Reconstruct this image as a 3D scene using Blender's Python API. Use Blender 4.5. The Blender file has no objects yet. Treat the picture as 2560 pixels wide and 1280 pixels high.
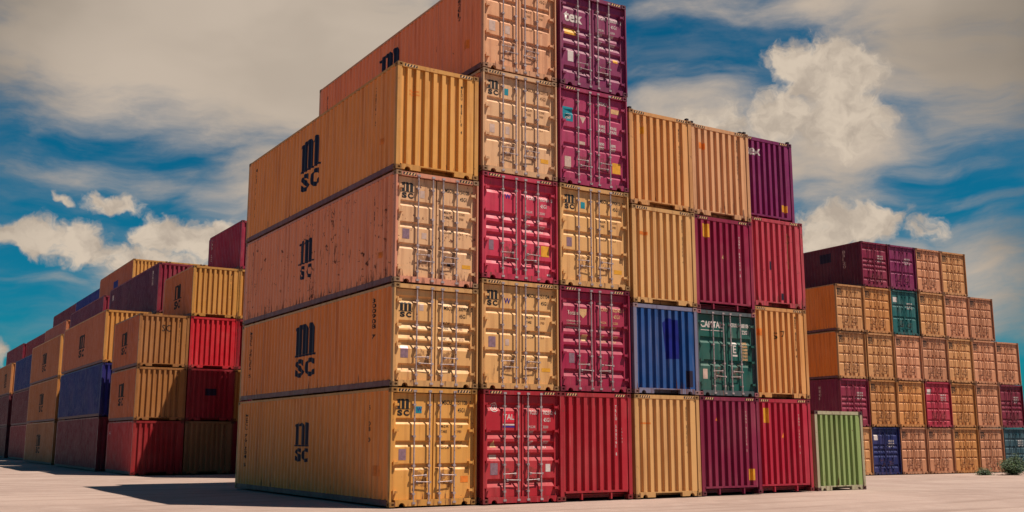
import bpy, bmesh, math, random
from mathutils import Vector, Matrix
R_ = math.radians
random.seed(7)

# ------------------------------------------------------------------ camera, world, sun, exposure
sc = bpy.context.scene
cam_d = bpy.data.cameras.new('camera')
cam = bpy.data.objects.new('camera', cam_d)
sc.collection.objects.link(cam)
sc.camera = cam
Rv = Vector((0.8473697, -0.5310034, 0.0001865))
Uv = Vector((-0.0931201, -0.1482542, 0.9845554))
Fv = Vector((0.5227746, 0.8342997, 0.1750732))
m = Matrix((Rv, Uv, -Fv)).transposed().to_4x4()
m.translation = Vector((-11.0869, -23.2818, 1.6433))
cam.matrix_world = m
cam_d.sensor_fit = 'HORIZONTAL'
cam_d.sensor_width = 36.0
cam_d.lens = 36.0 * 2578.17 / 2560.0
cam_d.clip_end = 6000
SUN_AZ, SUN_EL = 43.0, 62.0          # azimuth to the right of the container fronts' normal
sa, se = R_(SUN_AZ), R_(SUN_EL)
sun_dir = Vector((math.sin(sa)*math.cos(se), -math.cos(sa)*math.cos(se), math.sin(se)))
sd = bpy.data.lights.new('sun', 'SUN')
sd.energy = 5.0
sd.angle = R_(0.53)
sd.color = (1.0, 0.90, 0.74)
so = bpy.data.objects.new('sun', sd)
sc.collection.objects.link(so)
so.rotation_euler = sun_dir.to_track_quat('Z', 'Y').to_euler()
sc.view_settings.view_transform = 'Standard'
sc.view_settings.look = 'None'
sc.view_settings.gamma = 1.0
sc.view_settings.exposure = 0.50

W = bpy.data.worlds.new('World')
sc.world = W
W.use_nodes = True

class NT:
    """tiny node-tree helper"""
    def __init__(s, nt):
        s.t = nt; nt.nodes.clear()
    def n(s, typ, **kw):
        nd = s.t.nodes.new(typ)
        for k, v in kw.items():
            setattr(nd, k, v)
        return nd
    def put(s, sock, v):
        if isinstance(v, bpy.types.NodeSocket): s.t.links.new(v, sock)
        elif v is not None:
            try: sock.default_value = v
            except Exception: sock.default_value = (v[0], v[1], v[2], 1.0)
    def math(s, op, a, b=None, c=None, clamp=False):
        nd = s.n('ShaderNodeMath', operation=op, use_clamp=clamp)
        s.put(nd.inputs[0], a); s.put(nd.inputs[1], b); s.put(nd.inputs[2], c)
        return nd.outputs[0]
    def vm(s, op, a, b=None):
        nd = s.n('ShaderNodeVectorMath', operation=op)
        s.put(nd.inputs[0], a)
        if b is not None: s.put(nd.inputs[1], b)
        return nd.outputs['Value'] if op in ('LENGTH', 'DOT_PRODUCT', 'DISTANCE') else nd.outputs['Vector']
    def noise(s, vec, scale, detail=4, rough=0.5, dist=0.0, col=False):
        nd = s.n('ShaderNodeTexNoise')
        s.put(nd.inputs['Vector'], vec)
        nd.inputs['Scale'].default_value = scale; nd.inputs['Detail'].default_value = detail
        nd.inputs['Roughness'].default_value = rough; nd.inputs['Distortion'].default_value = dist
        return nd.outputs['Color'] if col else nd.outputs['Fac']
    def mr(s, v, a, b, c=0.0, d=1.0, smooth=True):
        nd = s.n('ShaderNodeMapRange', interpolation_type='SMOOTHSTEP' if smooth else 'LINEAR')
        s.put(nd.inputs['Value'], v)
        for k, x in (('From Min', a), ('From Max', b), ('To Min', c), ('To Max', d)):
            s.put(nd.inputs[k], x)
        return nd.outputs['Result']
    def mix(s, f, a, b, mode='MIX'):
        nd = s.n('ShaderNodeMix', data_type='RGBA', blend_type=mode)
        s.put(nd.inputs[0], f); s.put(nd.inputs[6], a); s.put(nd.inputs[7], b)
        return nd.outputs[2]
    def sep(s, v):
        nd = s.n('ShaderNodeSeparateXYZ'); s.put(nd.inputs[0], v); return nd.outputs
    def comb(s, x, y, z=0.0):
        nd = s.n('ShaderNodeCombineXYZ'); s.put(nd.inputs[0], x); s.put(nd.inputs[1], y); s.put(nd.inputs[2], z)
        return nd.outputs[0]

def build_world():
    N = NT(W.node_tree)
    tc = N.n('ShaderNodeTexCoord').outputs['Generated']
    d = N.vm('NORMALIZE', tc)
    X, Y, Z = N.sep(d)
    az = N.math('MULTIPLY', N.math('ARCTAN2', X, Y), 57.29578)
    el = N.math('MULTIPLY', N.math('ARCSINE', Z), 57.29578)
    P = N.comb(az, el, 0.0)
    # domain warps
    w1 = N.vm('SUBTRACT', N.noise(P, 0.16, 2, 0.5, col=True), (0.5, 0.5, 0.5))
    w1 = N.vm('MULTIPLY', w1, (6.0, 2.4, 0.0))
    w2 = N.vm('SUBTRACT', N.noise(P, 0.75, 3, 0.5, col=True), (0.5, 0.5, 0.5))
    w2 = N.vm('MULTIPLY', w2, (2.2, 1.7, 0.0))
    Pv = N.vm('ADD', P, w1)
    Pc = N.vm('ADD', P, w2)
    blobs = [
('v',16.0,21.6,17.9,6.6,1.35),('v',26.8,18.4,9.6,5.6,1.15),('v',10.2,21.3,8.1,3.2,0.60),('v',20.4,13.6,7.2,3.3,0.75),
('v',11.3,13.6,6.6,1.2,0.42),('v',9.5,15.7,5.9,0.8,0.30),('v',58.7,20.6,10.0,5.6,1.00),('v',51.8,22.6,8.8,1.4,0.70),
('v',43.2,23.2,5.9,1.0,0.45),('v',45.6,14.4,7.1,2.4,0.90),('v',42.2,18.0,5.8,1.7,0.80),('v',52.9,13.8,6.0,0.7,0.45),
('v',54.0,9.4,5.1,1.2,0.60),('v',58.0,7.9,4.0,3.8,0.80),('v',57.0,12.0,3.7,0.5,0.40),('v',6.5,7.9,3.7,0.4,0.35),
('v',14.0,8.5,5.7,1.3,0.60),('v',41.8,19.7,3.6,0.6,0.35),('v',30,14,9,5,0.7),('v',49.5,15.5,5.5,4.2,0.95),
('c',50.1,19.3,3.2,2.5,1.10),('c',48.0,20.1,1.7,1.5,0.90),('c',50.6,16.7,3.1,2.3,1.00),('c',47.4,17.2,2.6,1.9,0.90),
('c',43.5,16.6,4.9,1.9,0.70),('c',6.7,10.1,2.1,1.3,1.00),('c',9.0,10.1,1.7,1.2,0.90),('c',13.7,10.6,2.7,1.3,1.10),
('c',15.8,10.5,2.3,1.3,0.95),('c',11.0,9.4,5.5,0.9,0.80),('c',10.6,12.1,1.8,0.7,0.85),('c',8.0,12.2,0.8,0.4,0.75),
('c',50.7,11.3,3.9,1.3,0.95),('c',54.4,10.8,1.6,1.0,0.70),('c',49.0,10.5,2.5,1.3,0.90),('c',5.5,4.3,1.1,0.8,0.70)]
    acc = {'v': None, 'c': None}
    for t, a0, e0, ra, re, amp in blobs:
        base = Pv if t == 'v' else Pc
        q = N.vm('MULTIPLY', N.vm('SUBTRACT', base, (a0, e0, 0)), (1/(ra*1.35), 1/(re*1.35), 0))
        v = N.mr(N.vm('LENGTH', q), 1.0, 0.15, 0.0, amp)
        acc[t] = v if acc[t] is None else N.math('MAXIMUM', acc[t], v)
    # elsewhere in the sky: broken cloud cover of its own
    inside = N.math('MULTIPLY', N.mr(az, -14, 0), N.mr(az, 78, 64))
    inside = N.math('MULTIPLY', inside, N.mr(el, 36, 28))
    wide = N.mr(N.noise(N.vm('MULTIPLY', d, (1, 1, 2.2)), 2.2, 5, 0.55), 0.62, 0.78)
    wide = N.math('MULTIPLY', wide, N.math('SUBTRACT', 1.0, inside))
    # streaky cirrus texture and puffy cumulus texture
    st = N.noise(N.vm('MULTIPLY', Pv, (0.13, 0.42, 1)), 1.0, 7, 0.58, 0.0)
    st2 = N.noise(N.vm('MULTIPLY', Pv, (0.35, 1.2, 1)), 1.0, 6, 0.62, 0.0)
    pf = N.noise(Pc, 0.6, 8, 0.58, 0.0)
    pf2 = N.noise(Pc, 2.6, 6, 0.6)
    veil = N.math('ADD', N.math('MAXIMUM', acc['v'], wide), N.math('MULTIPLY', N.math('SUBTRACT', st, 0.5), 1.3))
    veil = N.math('ADD', veil, N.math('MULTIPLY', N.math('SUBTRACT', st2, 0.5), 0.5))
    veil = N.math('MAXIMUM', N.mr(veil, 0.0, 1.0), N.mr(st, 0.38, 0.72, 0.0, 0.20))
    cum = N.math('ADD', acc['c'], N.math('MULTIPLY', N.math('SUBTRACT', pf, 0.5), 0.9))
    cum = N.math('ADD', cum, N.math('MULTIPLY', N.math('SUBTRACT', pf2, 0.5), 0.5))
    cumd = N.mr(cum, 0.24, 0.78)
    # colours: pure sky from the Nishita model, graded to the photograph's teal
    sky = N.n('ShaderNodeTexSky', sky_type='NISHITA', sun_disc=False, sun_elevation=se,
              sun_rotation=math.pi - sa, air_density=1.0, dust_density=0.6, ozone_density=3.0)
    skyc = N.mix(1.0, sky.outputs[0], (0.018, 0.39, 0.47, 1), 'MULTIPLY')
    # cloud body tone: bright tops, greyer undersides and corner dimming painted in as grey
    tone = N.noise(N.vm('MULTIPLY', Pv, (0.07, 0.16, 1)), 1.0, 4, 0.5)
    grey = (1.75, 1.48, 1.20, 1); cream = (4.9, 3.95, 3.0, 1)
    g1 = N.math('MULTIPLY', N.mr(N.vm('LENGTH', N.vm('MULTIPLY', N.vm('SUBTRACT', Pv, (0, 24, 0)), (1/15, 1/9, 0))), 1.0, 0.0), 0.9)
    g2 = N.math('MULTIPLY', N.mr(N.vm('LENGTH', N.vm('MULTIPLY', N.vm('SUBTRACT', Pv, (63, 19, 0)), (1/13, 1/12, 0))), 1.0, 0.0), 0.95)
    edge = N.math('MAXIMUM', N.mr(az, 10, 0, 0.0, 0.7), N.mr(az, 55, 61, 0.0, 0.8))  # vignette painted into the cloud colour towards both sides of the view
    gf = N.math('MAXIMUM', N.math('MAXIMUM', g1, g2), edge)
    gf = N.math('ADD', gf, N.mr(tone, 0.40, 0.68, 0.0, 0.20), clamp=True)
    vcol = N.mix(gf, (5.0, 4.15, 3.35, 1), grey)
    shade = N.mr(N.math('ADD', N.math('MULTIPLY', pf2, 0.18), N.math('MULTIPLY', N.noise(N.vm('ADD', Pc, (0.5, -0.6, 0)), 0.6, 5, 0.5), 0.82)), 0.34, 0.62)
    ccol = N.mix(shade, (4.1, 3.4, 2.75, 1), (6.0, 5.0, 3.95, 1))
    c = N.mix(veil, skyc, vcol)
    c = N.mix(cumd, c, N.mix(N.math('MAXIMUM', N.math('MULTIPLY', edge, 0.7), N.math('MULTIPLY', g2, 0.5)), ccol, grey))
    bg = N.n('ShaderNodeBackground')
    N.put(bg.inputs['Color'], c); bg.inputs['Strength'].default_value = 0.078
    out = N.n('ShaderNodeOutputWorld')
    N.t.links.new(bg.outputs[0], out.inputs[0])
build_world()

# ------------------------------------------------------------------ materials
def principled(N, col, rough=0.5, spec=0.4, metal=0.0, bump=None, bump_s=0.2, bump_d=0.01):
    b = N.n('ShaderNodeBsdfPrincipled')
    N.put(b.inputs['Base Color'], col); N.put(b.inputs['Roughness'], rough)
    b.inputs['Metallic'].default_value = metal
    b.inputs['Specular IOR Level'].default_value = spec
    if bump is not None:
        bp = N.n('ShaderNodeBump'); bp.inputs['Strength'].default_value = bump_s; bp.inputs['Distance'].default_value = bump_d
        N.put(bp.inputs['Height'], bump); N.t.links.new(bp.outputs[0], b.inputs['Normal'])
    o = N.n('ShaderNodeOutputMaterial'); N.t.links.new(b.outputs[0], o.inputs[0])

def newmat(name):
    mt = bpy.data.materials.new(name); mt.use_nodes = True
    return mt, NT(mt.node_tree)

RUST = (0.060, 0.016, 0.010, 1)
def paint(name, door=False, frame=False, scuff=False):
    mt, N = newmat(name)
    oi = N.n('ShaderNodeObjectInfo')
    base, wear = oi.outputs['Color'], oi.outputs['Alpha']
    pos = N.n('ShaderNodeNewGeometry').outputs['Position']
    loc = N.n('ShaderNodeTexCoord').outputs['Object']
    # chalky fading in soft clouds
    n1 = N.noise(pos, 0.55, 5, 0.55)
    c = N.mix(N.mr(n1, 0.38, 0.70, 0.0, 0.38), base, N.mix(0.16, N.mix(1.0, base, (1.12, 1.16, 1.2, 1), 'MULTIPLY'), (0.55, 0.33, 0.27, 1)))
    # vertical rain streaks, grime
    st = N.noise(N.vm('MULTIPLY', pos, (7.0, 7.0, 0.32)), 1.0, 5, 0.6)
    c = N.mix(N.mr(st, 0.46, 0.74, 0.0, 0.62), c, N.mix(1.0, c, (0.52, 0.40, 0.40, 1), 'MULTIPLY'))
    st2 = N.noise(N.vm('MULTIPLY', pos, (16.0, 16.0, 0.9)), 1.0, 3, 0.5)
    c = N.mix(N.mr(st2, 0.60, 0.80, 0.0, 0.25), c, N.mix(0.5, c, (0.7, 0.5, 0.4, 1)))
    # rust spots and their runs
    sp = N.noise(pos, 5.5, 6, 0.72)
    patch = N.noise(pos, 0.8, 3, 0.5)
    run = N.noise(N.vm('MULTIPLY', pos, (11.0, 11.0, 1.1)), 1.0, 4, 0.65)
    thr = N.math('SUBTRACT', 0.80, N.math('MULTIPLY', N.math('ADD', wear, N.mr(patch, 0.45, 0.75, 0.0, 0.45)), 0.172))
    rust = N.mr(sp, thr, N.math('ADD', thr, 0.03))
    rr = N.mr(run, N.math('ADD', thr, 0.02), N.math('ADD', thr, 0.07), 0.0, 0.8)
    rust = N.math('MAXIMUM', rust, rr)
    x, y, z = N.sep(loc)
    low = N.math('MULTIPLY', N.mr(z, 0.75, 0.15), N.math('ADD', 0.03, N.math('MULTIPLY', wear, 0.16)))
    rust = N.math('MAXIMUM', rust, N.mr(N.math('ADD', run, low), 0.70, 0.76, 0.0, 0.8))
    if door:
        zone = N.math('MULTIPLY', N.mr(z, 0.38, 0.52), N.mr(z, 1.10, 0.80))
        a = N.mr(N.math('ABSOLUTE', N.math('SUBTRACT', x, 0.90)), 0.30, 0.12)
        b = N.mr(N.math('ABSOLUTE', N.math('SUBTRACT', x, 1.64)), 0.30, 0.12)
        zone = N.math('MULTIPLY', zone, N.math('MAXIMUM', a, b))
        ch = N.noise(pos, 9.0, 5, 0.7)
        rust = N.math('MAXIMUM', rust, N.mr(N.math('ADD', ch, N.math('MULTIPLY', zone, N.math('ADD', 0.11, N.math('MULTIPLY', wear, 0.20)))), 0.66, 0.72, 0.0, 0.62))
    if frame:
        e = N.noise(pos, 7.0, 5, 0.75)
        rust = N.math('MAXIMUM', rust, N.mr(e, 0.60, 0.70, 0.0, 0.75))
    c = N.mix(rust, c, N.mix(N.noise(pos, 30.0, 2), RUST, (0.15, 0.045, 0.025, 1)))
    dent = N.math('ADD', N.math('MULTIPLY', N.noise(pos, 1.6, 3, 0.5), 1.0), N.math('MULTIPLY', N.noise(pos, 22, 3), 0.05))
    rough = N.mr(N.noise(pos, 3.0, 4), 0.3, 0.7, 0.42, 0.62)
    rough = N.math('MAXIMUM', rough, N.math('MULTIPLY', rust, 0.85))
    principled(N, c, rough, 0.35, bump=dent, bump_s=0.5, bump_d=0.02)
    return mt
M_panel = paint('container_paint')
M_door = paint('door_paint', door=True)
M_frame = paint('frame_paint', frame=True)

def plain(name, col, rough=0.6, var=0.25, scale=6.0, spec=0.3, metal=0.0, rust=0.0):
    mt, N = newmat(name)
    pos = N.n('ShaderNodeNewGeometry').outputs['Position']
    f = N.mr(N.noise(pos, scale, 5, 0.6), 0.3, 0.7, 1-var, 1+var*0.5)
    c = N.mix(1.0, (*[q*0.78 for q in col], 1), N.comb(f, f, f), 'MULTIPLY')
    if rust:
        c = N.mix(N.mr(N.noise(pos, scale*1.7, 5, 0.7), 0.62-rust*0.2, 0.70-rust*0.1), c, RUST)
    principled(N, c, rough, spec, metal, bump=N.noise(pos, scale*4, 3), bump_s=0.15, bump_d=0.005)
    return mt
M_rod = plain('galvanised_rod', (0.50, 0.38, 0.39), 0.45, 0.3, 8, 0.5, 0.25, 0.35)
M_rail = plain('bottom_rail_paint', (0.18, 0.07, 0.075), 0.6, 0.3, 5, 0.3, 0, 0.3)
M_dark = plain('rubber_and_dark_steel', (0.018, 0.012, 0.022), 0.75, 0.3)  # near-black rubber and steel parts
M_navy = plain('navy_lettering', (0.008, 0.008, 0.035), 0.55, 0.2)
M_black = plain('black_lettering', (0.012, 0.009, 0.012), 0.6, 0.3)
M_faint = plain('worn_lettering', (0.28, 0.12, 0.05), 0.6, 0.4, 12)
M_white = plain('white_lettering', (0.72, 0.60, 0.58), 0.55, 0.2)
M_teal = plain('teal_sticker', (0.02, 0.25, 0.33), 0.45, 0.2)
M_plate = plain('data_plate', (0.34, 0.19, 0.24), 0.4, 0.25, 14, 0.5, 0.3)
M_pale = plain('paper_sticker', (0.62, 0.42, 0.36), 0.5, 0.2)
M_yel = plain('yellow_sticker', (0.80, 0.36, 0.03), 0.5, 0.2)
M_oran = plain('orange_sticker', (0.85, 0.22, 0.03), 0.5, 0.25)
M_redst = plain('red_sticker', (0.75, 0.02, 0.05), 0.45, 0.15)
M_bluest = plain('blue_sticker', (0.03, 0.02, 0.25), 0.45, 0.15)
M_bluepatch = plain('blue_overpaint', (0.006, 0.010, 0.20), 0.5, 0.3, 2.5)
M_dkpatch = plain('dark_overpaint', (0.020, 0.010, 0.035), 0.6, 0.3, 2.5)

# ------------------------------------------------------------------ object helpers
COL = sc.collection
def link(name, me, parent=None, color=None, mats=None):
    o = bpy.data.objects.new(name, me)
    COL.objects.link(o)
    if parent is not None: o.parent = parent
    if color is not None: o.color = color
    if mats is not None and me is not None:
        for i, mt in enumerate(mats):
            o.material_slots[i].link = 'OBJECT'; o.material_slots[i].material = mt
    return o

class MB:
    def __init__(s): s.v = []; s.f = []
    def quad(s, *p):
        i = len(s.v); s.v += [tuple(q) for q in p]; s.f.append(tuple(range(i, i+len(p))))
    def box(s, x0, y0, z0, x1, y1, z1):
        i = len(s.v)
        s.v += [(x0,y0,z0),(x1,y0,z0),(x1,y1,z0),(x0,y1,z0),(x0,y0,z1),(x1,y0,z1),(x1,y1,z1),(x0,y1,z1)]
        for f in ((0,3,2,1),(4,5,6,7),(0,1,5,4),(1,2,6,5),(2,3,7,6),(3,0,4,7)):
            s.f.append(tuple(i+k for k in f))
    def cyl(s, a, b, r, n=8):
        a = Vector(a); b = Vector(b); d = (b-a).normalized()
        u = d.orthogonal().normalized(); w = d.cross(u)
        i = len(s.v)
        for p in (a, b):
            for k in range(n):
                t = 2*math.pi*k/n
                s.v.append(tuple(p + u*math.cos(t)*r + w*math.sin(t)*r))
        for k in range(n):
            s.f.append((i+k, i+(k+1)%n, i+n+(k+1)%n, i+n+k))
        s.f.append(tuple(i+k for k in reversed(range(n)))); s.f.append(tuple(i+n+k for k in range(n)))
    def prism_xz(s, pts, y0, y1):
        """outline in x-z extruded in y"""
        i = len(s.v); n = len(pts)
        s.v += [(x, y0, z) for x, z in pts] + [(x, y1, z) for x, z in pts]
        s.f.append(tuple(range(i, i+n))); s.f.append(tuple(reversed(range(i+n, i+2*n))))
        for k in range(n):
            j = (k+1) % n
            s.f.append((i+k, i+n+k, i+n+j, i+j))
    def mesh(s, name, mats, bevel=0.0):
        me = bpy.data.meshes.new(name)
        me.from_pydata(s.v, [], s.f)
        for mt in mats: me.materials.append(mt)
        bm = bmesh.new(); bm.from_mesh(me)
        bmesh.ops.recalc_face_normals(bm, faces=bm.faces)
        if bevel:
            bmesh.ops.bevel(bm, geom=list(bm.edges), offset=bevel, segments=1, affect='EDGES')
        bm.to_mesh(me); bm.free()
        return me

CW = 2.438
GA = 'containers in the rows at the left'
GRT = 'containers in the stack at the right'
HC, ST = 2.896, 2.591
cache = {}
def cached(key, fn):
    if key not in cache: cache[key] = fn()
    return cache[key]

# ---- corrugation profiles
def side_profile(L):
    """breakpoints (y, depth) of the long sides"""
    y0, y1 = 0.20, L-0.20
    n = max(1, round((y1-y0-0.1)/0.278)); p = (y1-y0-0.07)/n
    out = [(0.10, 0.006), (y0, 0.006)]
    y = y0
    for k in range(n):
        out += [(y+0.060, 0.050), (y+p*0.5, 0.050), (y+p*0.5+0.060, 0.006), (y+p, 0.006)]
        y += p
    out.append((L-0.10, 0.006))
    return out
def end_profile():
    x0, x1 = 0.155, CW-0.155
    n = 8; p = (x1-x0-0.075)/n
    out = [(0.12, 0.030), (x0, 0.030)]
    x = x0
    for k in range(n):
        out += [(x+0.020, 0.108), (x+p*0.5, 0.108), (x+p*0.5+0.020, 0.030), (x+p, 0.030)]
        x += p
    out += [(x1, 0.030), (CW-0.12, 0.030)]
    # unique increasing
    r = [out[0]]
    for q in out[1:]:
        if q[0] > r[-1][0]+1e-4: r.append(q)
    return r
def interp(prof, t):
    if t <= prof[0][0]: return prof[0][1]
    for (a, da), (b, db) in zip(prof, prof[1:]):
        if t <= b: return da + (db-da)*(t-a)/(b-a)
    return prof[-1][1]

def door_profile(style, H):
    """breakpoints (z, depth) on a door leaf; grooves given as fractions from the top of the leaf"""
    zb, zt = 0.165, H-0.135
    h = zt-zb
    if style == 'flat': g = [0.265, 0.480, 0.695]; u, fl, lo, dp = 0.030, 0.080, 0.050, 0.042
    elif style == 'rib': g = [0.115, 0.390, 0.500, 0.610, 0.865]; u, fl, lo, dp = 0.050, 0.060, 0.105, 0.058
    elif style == 'four': g = [0.235, 0.440, 0.620, 0.90]; u, fl, lo, dp = 0.030, 0.085, 0.045, 0.042
    else: g = [0.335, 0.640]; u, fl, lo, dp = 0.030, 0.110, 0.060, 0.045
    out = [(zb, 0.0)]
    for fr in reversed(g):
        c = zt - fr*h
        s = c - (u+fl+lo)/2
        out += [(s, 0.0), (s+lo, dp), (s+lo+fl, dp), (s+lo+fl+u, 0.0)]
    out.append((zt, 0.0))
    return out
DOOR_Y = 0.104

# ---- meshes
def frame_mesh(L, H, ends):
    """corner posts, rails, headers, sills, floor"""
    b = MB()
    e = 0.003
    for y0, y1 in ((e, 0.125), (L-0.125, L-e)):
        for x0, x1, xi in ((e, 0.118, 0.042), (CW-0.118, CW-e, CW-0.042)):
            if ends == 'door' and y0 < 1:       # J-shaped door post: outer lip flush, inner web set back
                b.box(min(x0, xi) if x0 < 1 else xi, y0, 0.118, xi if x0 < 1 else x1, y1, H-0.118)
                b.box(xi if x0 < 1 else x0, 0.098, 0.118, x1 if x0 < 1 else xi, y1-0.003, H-0.118)
            else:
                b.box(x0, y0, 0.118, x1, y1, H-0.118)
    # top side rails
    for x0, x1 in ((0.004, 0.064), (CW-0.064, CW-0.004)):
        b.box(x0, 0.178, H-0.075, x1, L-0.178, H-0.008)
    # front header / sill
    def endbits(kind, ya, yb, yo):
        b.box(0.162, ya, H-0.118, CW-0.162, yb, H-0.010)
        if kind == 'door' or kind == 'blank':
            zt = 0.160
            pts = [(0.162, 0.012)]
            def arc(c, r):
                return [(c - r*math.cos(t), 0.012 + r*1.0*math.sin(t)) for t in [math.pi*k/8 for k in range(9)]]
            pts += arc(0.345, 0.085)
            if kind == 'blank':
                pts += [(0.72, 0.012), (0.72, 0.125), (CW-0.72, 0.125), (CW-0.72, 0.012)]
            pts += arc(CW-0.345, 0.085)
            pts += [(CW-0.162, 0.012), (CW-0.162, zt), (0.162, zt)]
            b.prism_xz(pts, ya, yb)
        else:
            b.box(0.162, ya, 0.195, CW-0.162, yb, 0.250)
            for x in (0.72, CW-0.72):
                b.box(x-0.025, ya+0.01, 0.015, x+0.025, ya+0.10, 0.195)
    endbits(ends, 0.020, 0.120, 0)
    endbits('blank', L-0.120, L-0.020, 0)
    # floor pan and cross members
    b.box(0.055, 0.20, 0.14, CW-0.055, L-0.20, 0.158)
    n = int(L/0.6)
    for k in range(n):
        y = 0.4 + k*(L-0.8)/(n-1)
        b.box(0.056, y-0.03, 0.045, CW-0.056, y+0.03, 0.139)
    return b.mesh('frame', [M_frame])
def rails_mesh(L):
    b = MB()
    for s in (0, 1):
        x = lambda v: v if s == 0 else CW-v
        b.box(min(x(0.006), x(0.052)), 0.178, 0.020, max(x(0.006), x(0.052)), L-0.178, 0.160)
        b.box(min(x(-0.0), x(0.006)), 0.179, 0.020, max(x(-0.0), x(0.006)), L-0.179, 0.034)
    return b.mesh('bottom_rail', [M_rail])

def casting_mesh():
    """corner casting at origin corner, extends +x (.162) +y(.178) +z(.118), holes in -y, -x and -z faces"""
    b = MB()
    X, Y, Z = 0.162, 0.178, 0.118
    def holed(o, u, v, w, U, V, cu, cv, ru, rv, dep=0.035):
        """plane at o spanned by u,v of size U,V ; w inward"""
        o, u, v, w = map(Vector, (o, u, v, w))
        n = 12
        ring = [(cu+ru*math.cos(2*math.pi*k/n+math.pi/4), cv+rv*math.sin(2*math.pi*k/n+math.pi/4)) for k in range(n)]
        P = lambda a, c, d=0: tuple(o+u*a+v*c+w*d)
        corners = [(U, V), (0, V), (0, 0), (U, 0)]
        for q in range(4):
            k0 = q*3
            c0 = corners[q]; c1 = corners[(q+1) % 4]
            ks = [(k0+j) % n for j in range(4)]
            b.quad(P(*c0), P(*c1), P(*ring[ks[3]]), P(*ring[ks[2]]), P(*ring[ks[1]]), P(*ring[ks[0]]))
        for k in range(n):
            r0, r1 = ring[k], ring[(k+1) % n]
            b.quad(P(*r0), P(*r1), P(*r1, dep), P(*r0, dep))
        b.quad(*[P(*r, dep) for r in ring])
    holed((0,0,0), (1,0,0), (0,0,1), (0,1,0), X, Z, 0.089, 0.058, 0.042, 0.028)
    holed((0,0,0), (0,1,0), (0,0,1), (1,0,0), Y, Z, 0.100, 0.058, 0.042, 0.028)
    b.quad((0,0,Z),(X,0,Z),(X,Y,Z),(0,Y,Z)); b.quad((0,0,0),(X,0,0),(X,Y,0),(0,Y,0))
    b.quad((X,0,0),(X,Y,0),(X,Y,Z),(X,0,Z)); b.quad((0,Y,0),(X,Y,0),(X,Y,Z),(0,Y,Z))
    return b
def casting_at(sx, sy, sz, L, H):
    def fn():
        b = casting_mesh()
        b.v = [((CW-x if sx else x), (L-y if sy else y), (H-z if sz else z)) for x, y, z in b.v]
        return b.mesh('corner_casting', [M_frame])
    return cached(('cast', sx, sy, sz, L, H), fn)

def side_mesh(L, H, right):
    b = MB()
    prof = side_profile(L)
    z0, z1 = 0.158, H-0.072
    zs = [z0, z1]
    for (a, da), (c, dc) in zip(prof, prof[1:]):
        xa, xc = (CW-da, CW-dc) if right else (da, dc)
        b.quad((xa, a, z0), (xc, c, z0), (xc, c, z1), (xa, a, z1))
    return b.mesh('side_panel', [M_panel])
def end_mesh(H, L, back, z0=0.155):
    b = MB()
    prof = end_profile(); z1 = H-0.115
    for (a, da), (c, dc) in zip(prof, prof[1:]):
        ya, yc = (L-da, L-dc) if back else (da, dc)
        b.quad((a, ya, z0), (c, yc, z0), (c, yc, z1), (a, ya, z1))
    return b.mesh('end_panel', [M_panel])
def roof_mesh(L, H):
    b = MB(); n = int(L/0.21)//2*2
    ys = [0.12 + k*(L-0.24)/n for k in range(n+1)]
    for k in range(n):
        za, zb = (H-0.016, H-0.034) if k % 2 == 0 else (H-0.034, H-0.016)
        b.quad((0.060, ys[k], za), (CW-0.060, ys[k], za), (CW-0.060, ys[k+1], zb), (0.060, ys[k+1], zb))
    return b.mesh('roof', [M_panel])

LEAF = ((0.122, 1.203), (1.236, CW-0.122))
def door_mesh(style, H, leaf):
    x0, x1 = LEAF[leaf]
    prof = door_profile(style, H)
    b = MB()
    m_ = 0.055
    xs = [(x0, 0), (x0+m_, 0), (x0+m_+0.018, 1), (x1-m_-0.018, 1), (x1-m_, 0), (x1, 0)]
    V = {}
    for i, (x, k) in enumerate(xs):
        for j, (z, d) in enumerate(prof):
            V[i, j] = len(b.v); b.v.append((x, DOOR_Y + d*k, z))
    nx, nz = len(xs), len(prof)
    for i in range(nx-1):
        for j in range(nz-1):
            b.f.append((V[i,j], V[i+1,j], V[i+1,j+1], V[i,j+1]))
    zb, zt = prof[0][0], prof[-1][0]
    D = DOOR_Y; E = 0.175
    b.quad((x0,D,zb),(x0,E,zb),(x0,E,zt),(x0,D,zt)); b.quad((x1,D,zb),(x1,E,zb),(x1,E,zt),(x1,D,zt))
    b.quad((x0,D,zt),(x1,D,zt),(x1,E,zt),(x0,E,zt)); b.quad((x0,D,zb),(x1,D,zb),(x1,E,zb),(x0,E,zb))
    me = b.mesh('door', [M_door])
    bm = bmesh.new(); bm.from_mesh(me); bmesh.ops.remove_doubles(bm, verts=bm.verts, dist=1e-5)
    bmesh.ops.recalc_face_normals(bm, faces=bm.faces); bm.to_mesh(me); bm.free()
    return me
RODS = ((0.66, 1.085), (1.385, 1.80))
def rod_mesh(x, H):
    b = MB()
    yc = 0.036
    b.cyl((x, yc, 0.055), (x, yc, H-0.045), 0.0205, 8)
    for z in (0.085, H-0.075):
        b.box(x-0.045, 0.004, z-0.030, x+0.045, 0.050, z+0.022)      # cam keeper
    for z in (0.30, 0.98, H*0.5+0.25, H-0.42):
        b.box(x-0.036, 0.016, z-0.025, x+0.036, DOOR_Y+0.002, z+0.025)   # guide bracket
    return b.mesh('lock_rod', [M_rod])
def handle_mesh(x, H, hz, dirn):
    b = MB()
    x1 = x + dirn*0.36
    b.cyl((x, 0.020, hz), (x1, 0.030, hz+0.012), 0.010, 6)
    b.box(min(x, x-dirn*0.05), 0.008, hz-0.025, max(x, x-dirn*0.05), 0.040, hz+0.025)
    b.box(min(x1, x1-dirn*0.055), 0.032, hz-0.028, max(x1, x1-dirn*0.055), DOOR_Y+0.002, hz+0.035)
    return b.mesh('handle', [M_rod])
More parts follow.
